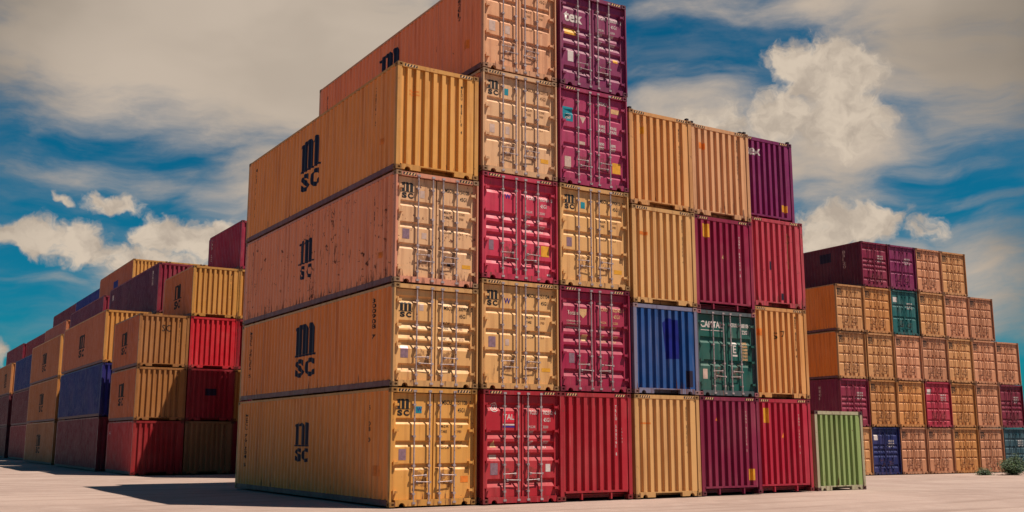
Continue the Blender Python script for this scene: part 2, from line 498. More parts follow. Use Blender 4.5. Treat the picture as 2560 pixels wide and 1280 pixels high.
def hinge_mesh(x, z):
    b = MB()
    b.cyl((x, 0.012, z-0.06), (x, 0.012, z+0.06), 0.013, 6)
    w = 0.12 if x < 1 else -0.12
    b.box(min(x, x+w), 0.010, z-0.030, max(x, x+w), DOOR_Y+0.002, z+0.030)
    return b.mesh('hinge', [M_frame])
def gasket_mesh(H):
    b = MB()
    b.box(1.2035, 0.150, 0.165, 1.2355, 0.19, H-0.135)
    b.box(0.1185, 0.10, 0.165, 0.1215, 0.14, H-0.135); b.box(CW-0.1215, 0.10, 0.165, CW-0.1185, 0.14, H-0.135)
    return b.mesh('door_gasket', [M_dark])

# ---- decals that follow the pressed steel
def decal_bm_from_polys(polys):
    bm = bmesh.new()
    for k, pl in enumerate(polys):
        vs = [bm.verts.new((p[0], p[1], k*0.00045)) for p in pl]
        bm.faces.new(vs)
    return bm
def text_bm(body, size, bold=0.0, sx=1.0, sy=1.0):
    cu = bpy.data.curves.new('t', 'FONT'); cu.body = body; cu.size = 1.0; cu.offset = bold
    cu.resolution_u = 3
    o = bpy.data.objects.new('t', cu); COL.objects.link(o)
    dg = bpy.context.evaluated_depsgraph_get()
    me = bpy.data.meshes.new_from_object(o.evaluated_get(dg))
    bm = bmesh.new(); bm.from_mesh(me)
    bpy.data.objects.remove(o); bpy.data.curves.remove(cu); bpy.data.meshes.remove(me)
    if bm.verts:
        bmesh.ops.remove_doubles(bm, verts=bm.verts, dist=1e-5)
        xs = [v.co.x for v in bm.verts]; ys = [v.co.y for v in bm.verts]
        x0, y0 = min(xs), min(ys); k = size/0.72
        for v in bm.verts:
            v.co.x = (v.co.x-x0)*k*sx; v.co.y = (v.co.y-y0 if body.isupper() or body.isdigit() else v.co.y)*k*sy
            v.co.z = 0
    return bm
def join_bm(dst, src, dx=0, dy=0, dz=0, sx=1, sy=1):
    mp = {v: dst.verts.new((v.co.x*sx+dx, v.co.y*sy+dy, v.co.z+dz)) for v in src.verts}
    for f in src.faces:
        try: dst.faces.new([mp[v] for v in f.verts])
        except ValueError: pass
    src.free()
def logo_bm(w, h):
    """heavy lower-case m with feet over a bold S C: the black shipping-line mark"""
    P = []
    hm0 = 0.40          # base of m, fraction of height
    def leg(a, c, top): P.append([(a, hm0+0.03), (c, hm0+0.03), (c, top), (a, top)])
    leg(0.07, 0.295, 0.90); leg(0.395, 0.62, 0.90); leg(0.72, 0.945, 0.90)
    P.append([(0.03, 0.885), (0.07, 0.895), (0.295, 0.895), (0.295, 1.0), (0.10, 0.965), (0.0, 0.93)])
    def arch(a, c):
        n = 6; o = []; i_ = []
        for k in range(n+1):
            t = math.pi*k/n
            o.append(((a+c)/2 - (c-a)/2*math.cos(t), 0.90+0.10*math.sin(t)))
        P.append(o)
    arch(0.295, 0.62); arch(0.62, 0.945)
    P.append([(-0.03, hm0-0.01), (1.03, hm0-0.01), (1.05, hm0+0.028), (-0.05, hm0+0.028)])
    bm = bmesh.new()
    for k, pl in enumerate(P):
        vs = [bm.verts.new((p[0]*w, p[1]*h, k*0.0004)) for p in pl]
        bm.faces.new(vs)
    for ch, x, ww in (('S', 0.06, 0.40), ('C', 0.54, 0.42)):
        t = text_bm(ch, 1.0, 0.055)
        xs = [v.co.x for v in t.verts]; ys = [v.co.y for v in t.verts]
        kx = ww*w/(max(xs)-min(xs)); ky = 0.35*h/(max(ys)-min(ys))
        join_bm(bm, t, x*w-min(xs)*kx, -min(ys)*ky, 0, kx, ky)
    return bm
def rect_bm(w, h):
    bm = bmesh.new()
    bm.faces.new([bm.verts.new(p) for p in ((0,0,0),(w,0,0),(w,h,0),(0,h,0))])
    return bm
def stack_text_bm(chars, size, pitch, sx=1.0):
    bm = bmesh.new()
    for k, ch in enumerate(chars):
        if ch == ' ': continue
        t = text_bm(ch, size, 0.02, sx)
        join_bm(bm, t, 0, -k*pitch, 0)
    return bm
EP = end_profile()
def lay(bm, where, at, L=12.192, H=HC, style='flat', lift=0.003, leaf=None):
    """places a flat 2-D bmesh (x right, y up) on a container face, cut and bent to its pressing"""
    ax, az = at
    if where == 'side':
        prof = side_profile(L); cuts = [(p[0]) for p in prof]
        for v in bm.verts: v.co = Vector((v.co.z, ax - v.co.x, az + v.co.y))     # temp: (off, y, z)
        n = Vector((0, 1, 0)); mk = lambda c: Vector((0, c, 0)); key = lambda v: v.co.y
    elif where == 'end':
        prof = EP; cuts = [p[0] for p in prof]
        for v in bm.verts: v.co = Vector((ax + v.co.x, v.co.z, az + v.co.y))
        n = Vector((1, 0, 0)); mk = lambda c: Vector((c, 0, 0)); key = lambda v: v.co.x
    elif where == 'door':
        prof = door_profile(style, H); cuts = [p[0] for p in prof]
        for v in bm.verts: v.co = Vector((ax + v.co.x, v.co.z, az + v.co.y))
        n = Vector((0, 0, 1)); mk = lambda c: Vector((0, 0, c)); key = lambda v: v.co.z
    else:
        for v in bm.verts: v.co = Vector((ax + v.co.x, v.co.z, az + v.co.y))
        n = None
    if n is not None:
        ks = [key(v) for v in bm.verts]; lo, hi = min(ks), max(ks)
        for c in cuts:
            if lo < c < hi:
                bmesh.ops.bisect_plane(bm, geom=list(bm.verts)+list(bm.edges)+list(bm.faces), plane_co=mk(c), plane_no=n, dist=1e-5)
    for v in bm.verts:
        if where == 'side': v.co.x = interp(prof, v.co.y) - lift - v.co.x
        elif where == 'end': v.co.y = interp(prof, v.co.x) - lift - v.co.y
        elif where == 'door':
            k = 1.0
            for x0, x1 in LEAF:
                if x0-0.01 <= v.co.x <= x1+0.01:
                    k = max(0, min(1, (v.co.x-x0-0.055)/0.018, (x1-0.055-v.co.x)/0.018))
            v.co.y = DOOR_Y + interp(prof, v.co.z)*k - lift - v.co.y
        else: v.co.y = where - lift - v.co.y
    me = bpy.data.meshes.new('decal')
    bm.to_mesh(me); bm.free()
    return me

def add_decal(root, name, bm, mat, where, at, **kw):
    me = lay(bm, where, at, **kw)
    me.materials.append(mat)
    o = link(name, me, root)
    return o

# ------------------------------------------------------------------ the container builder
TONE = 0.74      # sun-worn paint is duller than its colour chip
def C4(c, wear=0.4): return (c[0]*TONE, c[1]*TONE*0.91, c[2]*TONE*0.95, wear)
def mul(c, k): return tuple(max(0.0, min(1.0, a*k)) for a in c)

def container(loc, H, L, front, color, label, group, side=None, wear=0.4, style='flat', sill='blank',
              detail=2, rot=0.0, rail=None, hazard=None, castcol=None, framecol=None):
    root = link('shipping_container', None)
    root.location = loc; root.rotation_euler = (0, 0, rot)
    root['label'] = label; root['category'] = 'shipping container'; root['group'] = group
    if group == GA: color = mul(color, 0.86); side = mul(side, 0.84) if side else None  # left rows: dimming towards the view edge put into their paint
    c = C4(color, wear); sidec = C4(side or color, wear)  # separate side colour: tone of the shaded long sides put into the paint
    fc = C4(framecol or mul(color, 0.82), min(1, wear+0.2))
    kind = 'door' if front == 'door' else sill
    link('frame', cached(('frame', L, H, kind), lambda: frame_mesh(L, H, kind)), root, fc)
    r = link('bottom_rail', cached(('rails', L), lambda: rails_mesh(L)), root, fc)
    if rail: r.material_slots[0].link = 'OBJECT'; r.material_slots[0].material = M_frame; r.color = C4(rail, 0.6)
    cc = C4(castcol or mul(color, 0.36), 0.8)
    combos = [(a, b_, d) for a in (0, 1) for b_ in (0, 1) for d in (0, 1)]
    for a, b_, d in combos:
        if detail < 2 and b_ == 1: continue
        link('corner_casting', casting_at(a, b_, d, L, H), root, cc)
    link('side_panel', cached(('side', L, H, 0), lambda: side_mesh(L, H, False)), root, sidec)
    link('side_panel', cached(('side', L, H, 1), lambda: side_mesh(L, H, True)), root, sidec)
    link('end_panel', cached(('endb', L, H), lambda: end_mesh(H, L, True)), root, c)
    link('roof', cached(('roof', L, H), lambda: roof_mesh(L, H)), root, c)
    if front == 'door':
        for leaf in (0, 1):
            d = link('door', cached(('door', style, H, leaf), lambda: door_mesh(style, H, leaf)), root, c)
            for k in (0, 1):
                x = RODS[leaf][k]
                rd = link('lock_rod', cached(('rod', x, H), lambda: rod_mesh(x, H)), d)
                if group == GRT:
                    rd.material_slots[0].link = 'OBJECT'; rd.material_slots[0].material = M_frame; rd.color = C4(mul(color, 0.9), 0.8)
                if detail >= 1:
                    hz = 0.74 if (k == leaf) else 0.58
                    dirn = (1 if k == 0 else -1)
                    hn = link('handle', cached(('handle', x, H, hz), lambda: handle_mesh(x, H, hz, dirn)), d)
                    if group == GRT:
                        hn.material_slots[0].link = 'OBJECT'; hn.material_slots[0].material = M_frame; hn.color = C4(mul(color, 0.8), 1.0)
            if detail >= 2:
                x = 0.10 if leaf == 0 else CW-0.10
                for z in (0.36, 1.05, H-1.05, H-0.42):
                    link('hinge', cached(('hinge', x, z), lambda: hinge_mesh(x, z)), d, C4(mul(color, 0.9), 0.6))
        link('door_gasket', cached(('gasket', H), lambda: gasket_mesh(H)), root)
    else:
        link('end_panel', cached(('endf', H, kind), lambda: end_mesh(H, L, False, 0.24 if kind == 'open' else 0.155)), root, c)
    if (hazard if hazard is not None else H > 2.8) and detail >= 2:
        for xs in (0.235, 1.90):
            def hz():
                b = MB()
                for k in range(4):
                    x = xs + k*0.085
                    b.quad((x, 0.0165, H-0.095), (x+0.040, 0.0165, H-0.095), (x+0.072, 0.0165, H-0.032), (x+0.032, 0.0165, H-0.032))
                i = len(b.f)
                b.quad((xs-0.03, 0.0178, H-0.100), (xs+0.345, 0.0178, H-0.100), (xs+0.345, 0.0178, H-0.027), (xs-0.03, 0.0178, H-0.027))
                me = b.mesh('hazard_stripes', [M_hz, M_dark]); me.polygons[i].material_index = 1
                return me
            link('hazard_stripes', cached(('hz', H, xs), hz), root)
    return root
M_hz = plain('hazard_yellow', (0.75, 0.42, 0.20), 0.5, 0.3)

# ---- decal sets
def logo_front(root, H, x, z, w=0.36, h=0.42, style='flat', mat=None):
    add_decal(root, 'logo', logo_bm(w, h), mat or M_black, 'door', (x, z), H=H, style=style, lift=0.004)
def door_marks(root, H, style, mat, prefix='MSCU', num='151108', chk='0', small=True, dz=0.0):
    z = H-0.40+dz
    for tx, x, zz, s in ((prefix, 1.47, z, 0.105), (num, 1.90, z, 0.105), (chk, 2.27, z, 0.105), ('45G1', 1.92, z-0.19, 0.105)):
        add_decal(root, 'lettering', text_bm(tx, s, 0.012, 0.72), mat, 'door', (x, zz), H=H, style=style, lift=0.004)
    if small:
        for j, (a, b_) in enumerate((('M.G.W.', '32500'), ('TARE', '3980'), ('NET', '28520'), ('CU.CAP', '76.4'))):
            zz = H-0.98-dz*0 - j*0.13 - (0.14 if j > 1 else 0)
            add_decal(root, 'lettering', text_bm(a, 0.07, 0.010, 0.72), mat, 'door', (1.45, zz), H=H, style=style, lift=0.004)
            add_decal(root, 'lettering', text_bm(b_, 0.07, 0.004, 0.72), M_faint if mat is M_black else mat, 'door', (1.90, zz), H=H, style=style, lift=0.004)
def sticker(root, name, mat, x, z, w, h, where='door', H=HC, style='flat', **kw):
    return add_decal(root, name, rect_bm(w, h), mat, where, (x, z), H=H, style=style, lift=0.0035, **kw)
def letter(root, body, size, mat, x, z, where='door', H=HC, style='flat', bold=0.02, sx=0.9, lift=0.0055, **kw):
    return add_decal(root, 'lettering', text_bm(body, size, bold, sx), mat, where, (x, z), H=H, style=style, lift=lift, **kw)
def end_number(root, H, x=1.86, mat=None, top=0.30, txt='MEDU 829110 4', size=0.085, pitch=0.105):
    add_decal(root, 'lettering', stack_text_bm(txt, size, pitch, 0.75), mat or M_black, 'end', (x, H-top), H=H, lift=0.004)
def side_logo(root, L, y, z, w, h, mat=None):
    add_decal(root, 'logo', logo_bm(w, h), mat or M_navy, 'side', (y, z), L=L, lift=0.005)
def side_number(root, L, y, ztop, mat=None, txt='MSCU 761204 5', size=0.10, pitch=0.135):
    add_decal(root, 'lettering', stack_text_bm(txt, size*1.15, pitch, 1.7), mat or M_black, 'side', (y, ztop), L=L, lift=0.004)

# ------------------------------------------------------------------ palette (linear base colours)
Y1 = (0.80, 0.40, 0.085)     # orange-yellow
Y2 = (0.80, 0.46, 0.165)
Y3 = (0.80, 0.49, 0.25)      # pale
PK = (0.78, 0.40, 0.20)      # sun-bleached
RD = (0.48, 0.014, 0.030)
RD2 = (0.50, 0.020, 0.035)
CR = (0.64, 0.040, 0.095)
MG = (0.38, 0.008, 0.062)
PU = (0.22, 0.012, 0.065)
PU2 = (0.25, 0.018, 0.105)
BL = (0.012, 0.075, 0.22)
GR = (0.010, 0.105, 0.082)
SO = (0.80, 0.235, 0.055)    # side: orange
SS = (1.0, 0.36, 0.165)    # side: salmon

# ------------------------------------------------------------------ the big central stack
MAINX = [0.0, 2.529, 5.032, 7.562, 10.090, 12.647]
MAINY = [0.0, -0.07, -0.10, -0.11, -0.01, 0.24]
DX = {(2,0):-0.05,(2,1):-0.03,(2,3):0.02,(2,4):0.05,(3,0):-0.03,(4,0):0.0,(5,1):0.02,(5,2):0.04,(1,0):0.01,(0,1):0.02,(0,2):0.01,(0,3):-0.01,(3,3):-0.01,(3,2):0.02}
GM = 'containers in the big central stack'
colw = ['in the leftmost column', 'in the second column', 'in the third column', 'in the fourth column', 'in the fifth column', 'in the rightmost column']
GAP = 0.028
def zrow(c, r):
    hs = {0: [HC, ST, HC, HC], 1: [HC]*5, 2: [HC]*5, 3: [HC, ST, HC, HC], 4: [HC, ST, HC, HC], 5: [HC]*4}[c]
    z = 0.02
    for k in range(r): z += hs[k]+GAP
    return z, hs[r]
def main(c, r, front, color, label, y=None, **kw):
    z, H = zrow(c, r)
    loc = (MAINX[c]+DX.get((c, r), 0), MAINY[c] if y is None else y, z)
    return container(loc, H, 12.192, front, color, label, GM, **kw), H
RAILC = (0.20, 0.075, 0.075)
# column 0
o, H = main(0, 0, 'door', Y1, 'yellow container with black logo on its doors, bottom of near corner of big stack', side=(1.0, 0.36, 0.070), wear=0.55, style='flat', rail=RAILC)
logo_front(o, H, 0.19, 2.20); sticker(o, 'sticker', M_teal, 0.72, 2.27, 0.17, 0.17, H=H); letter(o, 'W', 0.11, M_bluest, 0.75, 2.31, H=H)
door_marks(o, H, 'flat', M_black); sticker(o, 'data_plate', M_plate, 0.27, 1.12, 0.20, 0.27, H=H); sticker(o, 'sticker', M_oran, 2.02, 0.55, 0.22, 0.16, H=H)
side_logo(o, 12.192, 6.62, 0.97, 1.12, 1.15); side_number(o, 12.192, 11.35, 2.35); side_number(o, 12.192, 1.35, 2.5, txt='151108 0')
sticker(o, 'sticker', M_oran, 1.05, 0.72, 0.40, 0.26, where='side', L=12.192)
o, H = main(0, 1, 'door', Y2, 'orange-yellow container with ribbed doors and black logo, second up at near corner', side=(1.0, 0.32, 0.065), wear=0.5, style='rib', rail=RAILC)
logo_front(o, H, 0.19, 1.74, style='rib', h=0.38); sticker(o, 'sticker', M_pale, 0.76, 1.93, 0.12, 0.17, H=H, style='rib')
door_marks(o, H, 'rib', M_black, num='300908', dz=-0.20); sticker(o, 'data_plate', M_plate, 0.25, 0.72, 0.21, 0.30, H=H, style='rib')
side_logo(o, 12.192, 6.95, 0.52, 1.65, 1.60); side_number(o, 12.192, 11.3, 2.2, size=0.09, pitch=0.12); side_number(o, 12.192, 1.3, 2.2, txt='300908 7')
o, H = main(0, 2, 'door', Y3, 'pale cream container with salmon rust-streaked side, third up at near corner', side=SS, wear=1.0, style='flat', rail=RAILC, framecol=(0.70, 0.30, 0.18))
logo_front(o, H, 0.19, 2.20); sticker(o, 'sticker', M_pale, 0.74, 2.25, 0.13, 0.20, H=H); door_marks(o, H, 'flat', M_black, num='154108')
sticker(o, 'data_plate', M_plate, 0.25, 1.14, 0.20, 0.26, H=H); sticker(o, 'sticker', M_yel, 2.0, 0.50, 0.26, 0.10, H=H); sticker(o, 'rust_patch', M_dark, 1.56, 0.52, 0.10, 0.09, H=H)
sticker(o, 'sticker', M_pale, 0.80, 1.18, 0.14, 0.16, H=H)
side_logo(o, 12.192, 6.85, 0.88, 1.15, 1.22); side_number(o, 12.192, 11.5, 2.35); side_number(o, 12.192, 1.4, 2.45, txt='154108')
sticker(o, 'sticker', M_oran, 1.05, 0.72, 0.34, 0.16, where='side', L=12.192)
o, H = main(0, 3, 'blank', Y1, 'yellow container with ribbed blank end and largest side logo, top of near corner', side=(1.0, 0.38, 0.090), wear=0.35, rail=RAILC)
end_number(o, H, 1.90, top=0.42); sticker(o, 'sticker', M_oran, 0.36, 2.14, 0.28, 0.035, where='end', H=H); sticker(o, 'sticker', M_oran, 0.36, 2.05, 0.30, 0.030, where='end', H=H)
side_logo(o, 12.192, 6.95, 0.72, 1.62, 1.62); side_number(o, 12.192, 11.45, 2.40); side_number(o, 12.192, 1.45, 2.45, txt='761204 5')
sticker(o, 'sticker', M_oran, 1.10, 0.86, 0.36, 0.16, where='side', L=12.192)
# column 1
o, H = main(1, 0, 'door', RD, 'red container with TAL sign and ribbed doors, bottom of second column', style='rib', wear=0.3, y=-0.16)
sticker(o, 'sticker', M_redst, 0.64, 2.06, 0.37, 0.27, H=H, style='rib'); letter(o, 'TAL', 0.145, M_white, 0.66, 2.13, H=H, style='rib', sx=0.92, bold=0.02)
sticker(o, 'sticker', M_white, 0.64, 1.985, 0.37, 0.035, H=H, style='rib'); sticker(o, 'sticker', M_bluest, 0.64, 1.93, 0.37, 0.04, H=H, style='rib')
door_marks(o, H, 'rib', M_white, prefix='TCLU', num='782512', chk='4', dz=-0.22); sticker(o, 'data_plate', M_plate, 0.27, 0.72, 0.22, 0.30, H=H, style='rib')
sticker(o, 'sticker', M_white, 1.98, 0.78, 0.15, 0.20, H=H, style='rib'); sticker(o, 'sticker', M_pale, 0.25, 1.13, 0.22, 0.10, H=H, style='rib')
letter(o, '@', 0.19, M_white, 0.27, 2.38, H=H, style='rib', bold=0.0)
tb = bmesh.new(); tb.faces.new([tb.verts.new(q) for q in ((0,0,0),(0.2,0,0),(0.1,0.18,0))]); add_decal(o, 'sticker', tb, M_hz, 'door', (0.26, 1.42), H=H, style='rib')
o, H = main(1, 1, 'door', Y2, 'yellow container with doors, black logo, between two red containers in second column', style='flat', wear=0.5)
logo_front(o, H, 0.19, 2.20); letter(o, 'W', 0.15, M_bluest, 0.74, 2.28, H=H); door_marks(o, H, 'flat', M_black, num='151104')
sticker(o, 'data_plate', M_plate, 0.26, 1.10, 0.22, 0.28, H=H); sticker(o, 'sticker', M_yel, 1.94, 0.50, 0.28, 0.10, H=H); sticker(o, 'sticker', M_pale, 0.78, 1.16, 0.12, 0.17, H=H)
o, H = main(1, 2, 'door', CR, 'bright crimson container with ribbed doors, middle of second column', style='rib', wear=0.55)
door_marks(o, H, 'rib', M_white, prefix='TCKU', num='300764', chk='8', dz=-0.20); sticker(o, 'sticker', M_yel, 1.94, 0.74, 0.26, 0.30, H=H, style='rib')
letter(o, 'W', 0.14, M_bluest, 0.76, 2.24, H=H, style='rib'); sticker(o, 'data_plate', M_plate, 0.26, 0.78, 0.15, 0.27, H=H, style='rib'); sticker(o, 'sticker', M_white, 2.13, 0.21, 0.11, 0.05, H=H, style='rib')
o, H = main(1, 3, 'door', Y3, 'pale yellow container with black and teal logos, directly above bright crimson one', side=(0.9, 0.28, 0.12), style='flat', wear=0.45)
logo_front(o, H, 0.19, 2.20); sticker(o, 'sticker', M_teal, 0.74, 2.26, 0.13, 0.19, H=H); door_marks(o, H, 'flat', M_faint, num='620418')
sticker(o, 'sticker', M_pale, 0.27, 1.12, 0.16, 0.24, H=H); sticker(o, 'sticker', M_pale, 0.78, 1.14, 0.13, 0.22, H=H); sticker(o, 'sticker', M_yel, 1.94, 0.48, 0.26, 0.12, H=H)
o, H = main(1, 4, 'door', PK, 'bleached pinkish container with brownish long side, topmost of second column', side=(0.98, 0.32, 0.14), style='flat', wear=0.6)
door_marks(o, H, 'flat', M_faint, num='882017'); sticker(o, 'sticker', M_pale, 0.24, 1.14, 0.20, 0.30, H=H); sticker(o, 'sticker', M_pale, 0.76, 1.14, 0.16, 0.24, H=H)
side_logo(o, 12.192, 6.85, 0.80, 1.55, 1.62)
side_number(o, 12.192, 11.5, 2.3); side_number(o, 12.192, 1.5, 2.5, txt='882017'); sticker(o, 'sticker', M_oran, 1.15, 0.82, 0.30, 0.26, where='side', L=12.192)
# column 2
o, H = main(2, 0, 'blank', RD, 'red blank-ended container, bottom of third column beside TAL container', sill='open', wear=0.3)
end_number(o, H, 1.88, M_white, 0.42, 'TRLU 500561 8', 0.085, 0.108); end_number(o, H, 2.10, M_white, 1.0, '12192', 0.04, 0.09)
o, H = main(2, 1, 'door', MG, 'dark magenta container with ribbed doors and small pale lettering, third column', style='rib', wear=0.3)
letter(o, 'Textainer', 0.12, M_pale, 0.32, 2.12, H=H, style='rib', sx=0.62)
sh = bmesh.new(); sh.faces.new([sh.verts.new(q) for q in ((0,0.26,0),(0.02,0.10,0),(0.13,0,0),(0.24,0.10,0),(0.26,0.26,0))]); add_decal(o, 'sticker', sh, M_hz, 'door', (0.72, 2.04), H=H, style='rib')
for k in range(3): letter(o, 'CONTAINER LEASE', 0.045, M_pale, 0.28, 1.92-k*0.09, H=H, style='rib', sx=0.9)
door_marks(o, H, 'rib', M_hz, prefix='CAIU', num='822405', chk='1', dz=-0.22); sticker(o, 'data_plate', M_plate, 0.36, 0.78, 0.18, 0.27, H=H, style='rib')
sticker(o, 'sticker', M_hz, 0.80, 1.40, 0.20, 0.18, H=H, style='rib')
o, H = main(2, 2, 'door', Y2, 'yellow container with black logo between magenta and purple containers, third column', style='flat', wear=0.4)
logo_front(o, H, 0.20, 2.20); sticker(o, 'sticker', M_teal, 0.78, 2.26, 0.15, 0.19, H=H); door_marks(o, H, 'flat', M_black, num='990415')
sticker(o, 'data_plate', M_plate, 0.28, 1.12, 0.18, 0.26, H=H); sticker(o, 'sticker', M_yel, 1.94, 0.46, 0.28, 0.12, H=H)
o, H = main(2, 3, 'door', (0.42, 0.028, 0.115), 'plum red container with worn blue sticker and orange patch, third column', style='four', wear=0.5)
sticker(o, 'sticker', M_teal, 0.16, 1.86, 0.36, 0.42, H=H, style='four'); sticker(o, 'sticker', M_white, 0.24, 1.93, 0.20, 0.26, H=H, style='four')
tb = bmesh.new(); tb.faces.new([tb.verts.new(q) for q in ((0,0.2,0),(0.11,0,0),(0.22,0.2,0))]); add_decal(o, 'sticker', tb, M_pale, 'door', (0.76, 1.86), H=H, style='four')
sticker(o, 'sticker', M_yel, 1.92, 0.52, 0.30, 0.32, H=H, style='four'); sticker(o, 'sticker', M_pale, 0.74, 1.22, 0.20, 0.10, H=H, style='four'); sticker(o, 'sticker', M_pale, 0.22, 0.45, 0.22, 0.36, H=H, style='four')
for k in range(2):
    for j in range(2):
        letter(o, 'TARE', 0.09, M_white, 1.44+j*0.42, 1.84-k*0.12, H=H, style='four', sx=0.8); letter(o, '3890', 0.09, M_white, 1.44+j*0.42, 1.30-k*0.12, H=H, style='four', sx=0.8)
letter(o, 'TEXU', 0.10, M_white, 1.44, 2.52, H=H, style='four'); sticker(o, 'sticker', M_hz, 1.90, 2.34, 0.30, 0.14, H=H, style='four')
o, H = main(2, 4, 'door', PU2, 'purple container with white tex lettering on ribbed doors, highest of third column', style='rib', wear=0.25)
letter(o, 'tex', 0.34, M_white, 0.20, 1.99, H=H, style='rib', sx=1.0, bold=0.03); sticker(o, 'sticker', M_yel, 0.22, 1.58, 0.42, 0.20, H=H, style='rib')
sticker(o, 'sticker', M_white, 0.33, 0.76, 0.20, 0.32, H=H, style='rib'); sticker(o, 'sticker', M_yel, 1.98, 1.02, 0.18, 0.10, H=H, style='rib'); door_marks(o, H, 'rib', M_white, prefix='TGHU', num='880071', chk='2', dz=-0.22)
# column 3
o, H = main(3, 0, 'blank', Y2, 'yellow blank-ended container on ground, bottom of fourth column', wear=0.35)
end_number(o, H, 1.93, top=0.42); sticker(o, 'sticker', M_oran, 0.28, 2.06, 0.32, 0.04, where='end', H=H)
o, H = main(3, 1, 'blank', (0.012, 0.085, 0.30), 'blue blank-ended container with darker repainted patch, fourth column', wear=0.6, framecol=(0.20, 0.20, 0.30), castcol=(0.30, 0.20, 0.20))
bp = bmesh.new(); bp.faces.new([bp.verts.new(q) for q in ((0.05,0,0),(0.62,0.02,0),(0.66,0.55,0),(0.60,1.15,0),(0.15,1.20,0),(-0.06,1.05,0),(0.0,0.5,0))]); add_decal(o, 'repainted_patch', bp, M_bluepatch, 'end', (1.15, 1.02), H=H)
sticker(o, 'repainted_patch', M_dkpatch, 1.95, 0.22, 0.27, 0.48, where='end', H=H)
o, H = main(3, 2, 'blank', Y2, 'yellow blank-ended container directly above blue one, fourth column', wear=0.4)
end_number(o, H, 1.93, top=0.35); sticker(o, 'sticker', M_oran, 0.30, 2.02, 0.30, 0.10, where='end', H=H)
o, H = main(3, 3, 'blank', (0.80, 0.40, 0.13), 'orange-tan blank-ended container with small yellow sticker, top of fourth column', wear=0.45)
end_number(o, H, 1.93, top=0.42); sticker(o, 'sticker', M_yel, 0.42, 2.20, 0.16, 0.22, where='end', H=H)
# column 4
tri = lambda w, h: [(0,0,0),(w,0,0),(w/2,h,0)]
def tri_sticker(o, x, z, mat, H=HC, s=0.16):
    tb = bmesh.new(); tb.faces.new([tb.verts.new(q) for q in tri(s, s)]); add_decal(o, 'sticker', tb, mat, 'end', (x, z), H=H)
o, H = main(4, 0, 'blank', (0.27, 0.010, 0.060), 'dark purple blank-ended container with yellow sticker low right, bottom of fifth column', sill='open', wear=0.25)
tri_sticker(o, 0.62, 2.18, M_oran); sticker(o, 'sticker', M_yel, 1.92, 0.40, 0.26, 0.34, where='end', H=H); end_number(o, H, 1.86, M_pale, 0.50, 'TGHU 927716 5', 0.07, 0.095)
o, H = main(4, 1, 'door', GR, 'dark green container with white CAPITAL lettering on its doors', style='two', wear=0.4, framecol=(0.07, 0.10, 0.11), castcol=(0.30, 0.10, 0.12))
letter(o, 'CAPITAL', 0.19, M_white, 0.22, 2.06, H=H, style='two', sx=0.86, bold=0.03); sticker(o, 'sticker', M_white, 0.22, 1.97, 0.90, 0.018, H=H, style='two')
letter(o, 'CRXU', 0.12, M_white, 1.45, 2.12, H=H, style='two', sx=0.7); letter(o, '688108', 0.12, M_white, 1.86, 2.12, H=H, style='two', sx=0.7); letter(o, '1', 0.12, M_white, 2.27, 2.12, H=H, style='two', sx=0.7); letter(o, '22G1', 0.12, M_white, 1.92, 1.92, H=H, style='two', sx=0.8)
letter(o, 'E', 0.24, M_white, 1.52, 1.32, H=H, style='two'); sticker(o, 'sticker', M_white, 1.48, 1.60, 0.24, 0.05, H=H, style='two'); sticker(o, 'sticker', M_white, 1.50, 1.22, 0.20, 0.05, H=H, style='two')
for k in range(6): letter(o, '30480', 0.075, M_hz, 1.90, 1.60-k*0.10, H=H, style='two', sx=0.9)
sticker(o, 'sticker', M_pale, 0.26, 0.50, 0.18, 0.30, H=H, style='two')
o, H = main(4, 2, 'blank', (0.33, 0.010, 0.060), 'crimson-purple blank-ended container with yellow sticker upper left, above green one', sill='open', wear=0.3)
sticker(o, 'sticker', M_yel, 0.36, 2.24, 0.28, 0.42, where='end', H=H); tri_sticker(o, 1.12, 1.62, M_hz); end_number(o, H, 1.86, M_white, 0.60, 'TGHU 661870 2', 0.075, 0.10)
o, H = main(4, 3, 'blank', Y3[:1]+(0.43, 0.20), 'pale peach blank-ended container, top of fifth column', wear=0.6)
end_number(o, H, 1.93, top=0.35); sticker(o, 'sticker', M_oran, 0.32, 2.12, 0.26, 0.20, where='end', H=H)
# column 5
o, H = main(5, 0, 'blank', (0.52, 0.016, 0.050), 'crimson blank-ended container on ground beside the green one', sill='open', wear=0.3)
sticker(o, 'sticker', M_yel, 0.33, 2.14, 0.24, 0.46, where='end', H=H); tri_sticker(o, 1.10, 1.68, M_oran); end_number(o, H, 1.88, M_pale, 0.55, 'TGHU 340118 6', 0.07, 0.098)
o, H = main(5, 1, 'blank', (0.80, 0.39, 0.12), 'yellow-orange blank-ended container with scuff marks, second up in rightmost column', wear=0.55)
letter(o, 'S', 0.22, M_black, 0.98, 1.88, where='end', H=H, bold=0); letter(o, '7', 0.20, M_black, 1.30, 1.96, where='end', H=H, bold=0); end_number(o, H, 1.90, top=0.32)
sticker(o, 'sticker', M_oran, 0.16, 1.96, 0.24, 0.22, where='end', H=H)
o, H = main(5, 2, 'blank', (0.60, 0.065, 0.095), 'worn pinkish red blank-ended container with dark scrapes, third up in rightmost column', wear=0.95)
for x, z, w, h in ((0.86, 1.20, 0.07, 0.28), (1.34, 0.24, 0.12, 0.22), (0.92, 0.22, 0.06, 0.14)): sticker(o, 'rust_patch', M_dkpatch, x, z, w, h, where='end', H=H)
sticker(o, 'paint_patch', M_hz, 1.74, 1.30, 0.075, 1.2, where='end', H=H)
z, H = zrow(5, 3)
o = container((12.95, 0.78, z), HC, 12.192, 'blank', (0.24, 0.015, 0.120), 'purple blank-ended container with white tex lettering, top of rightmost column', GM, sill='open', wear=0.3)
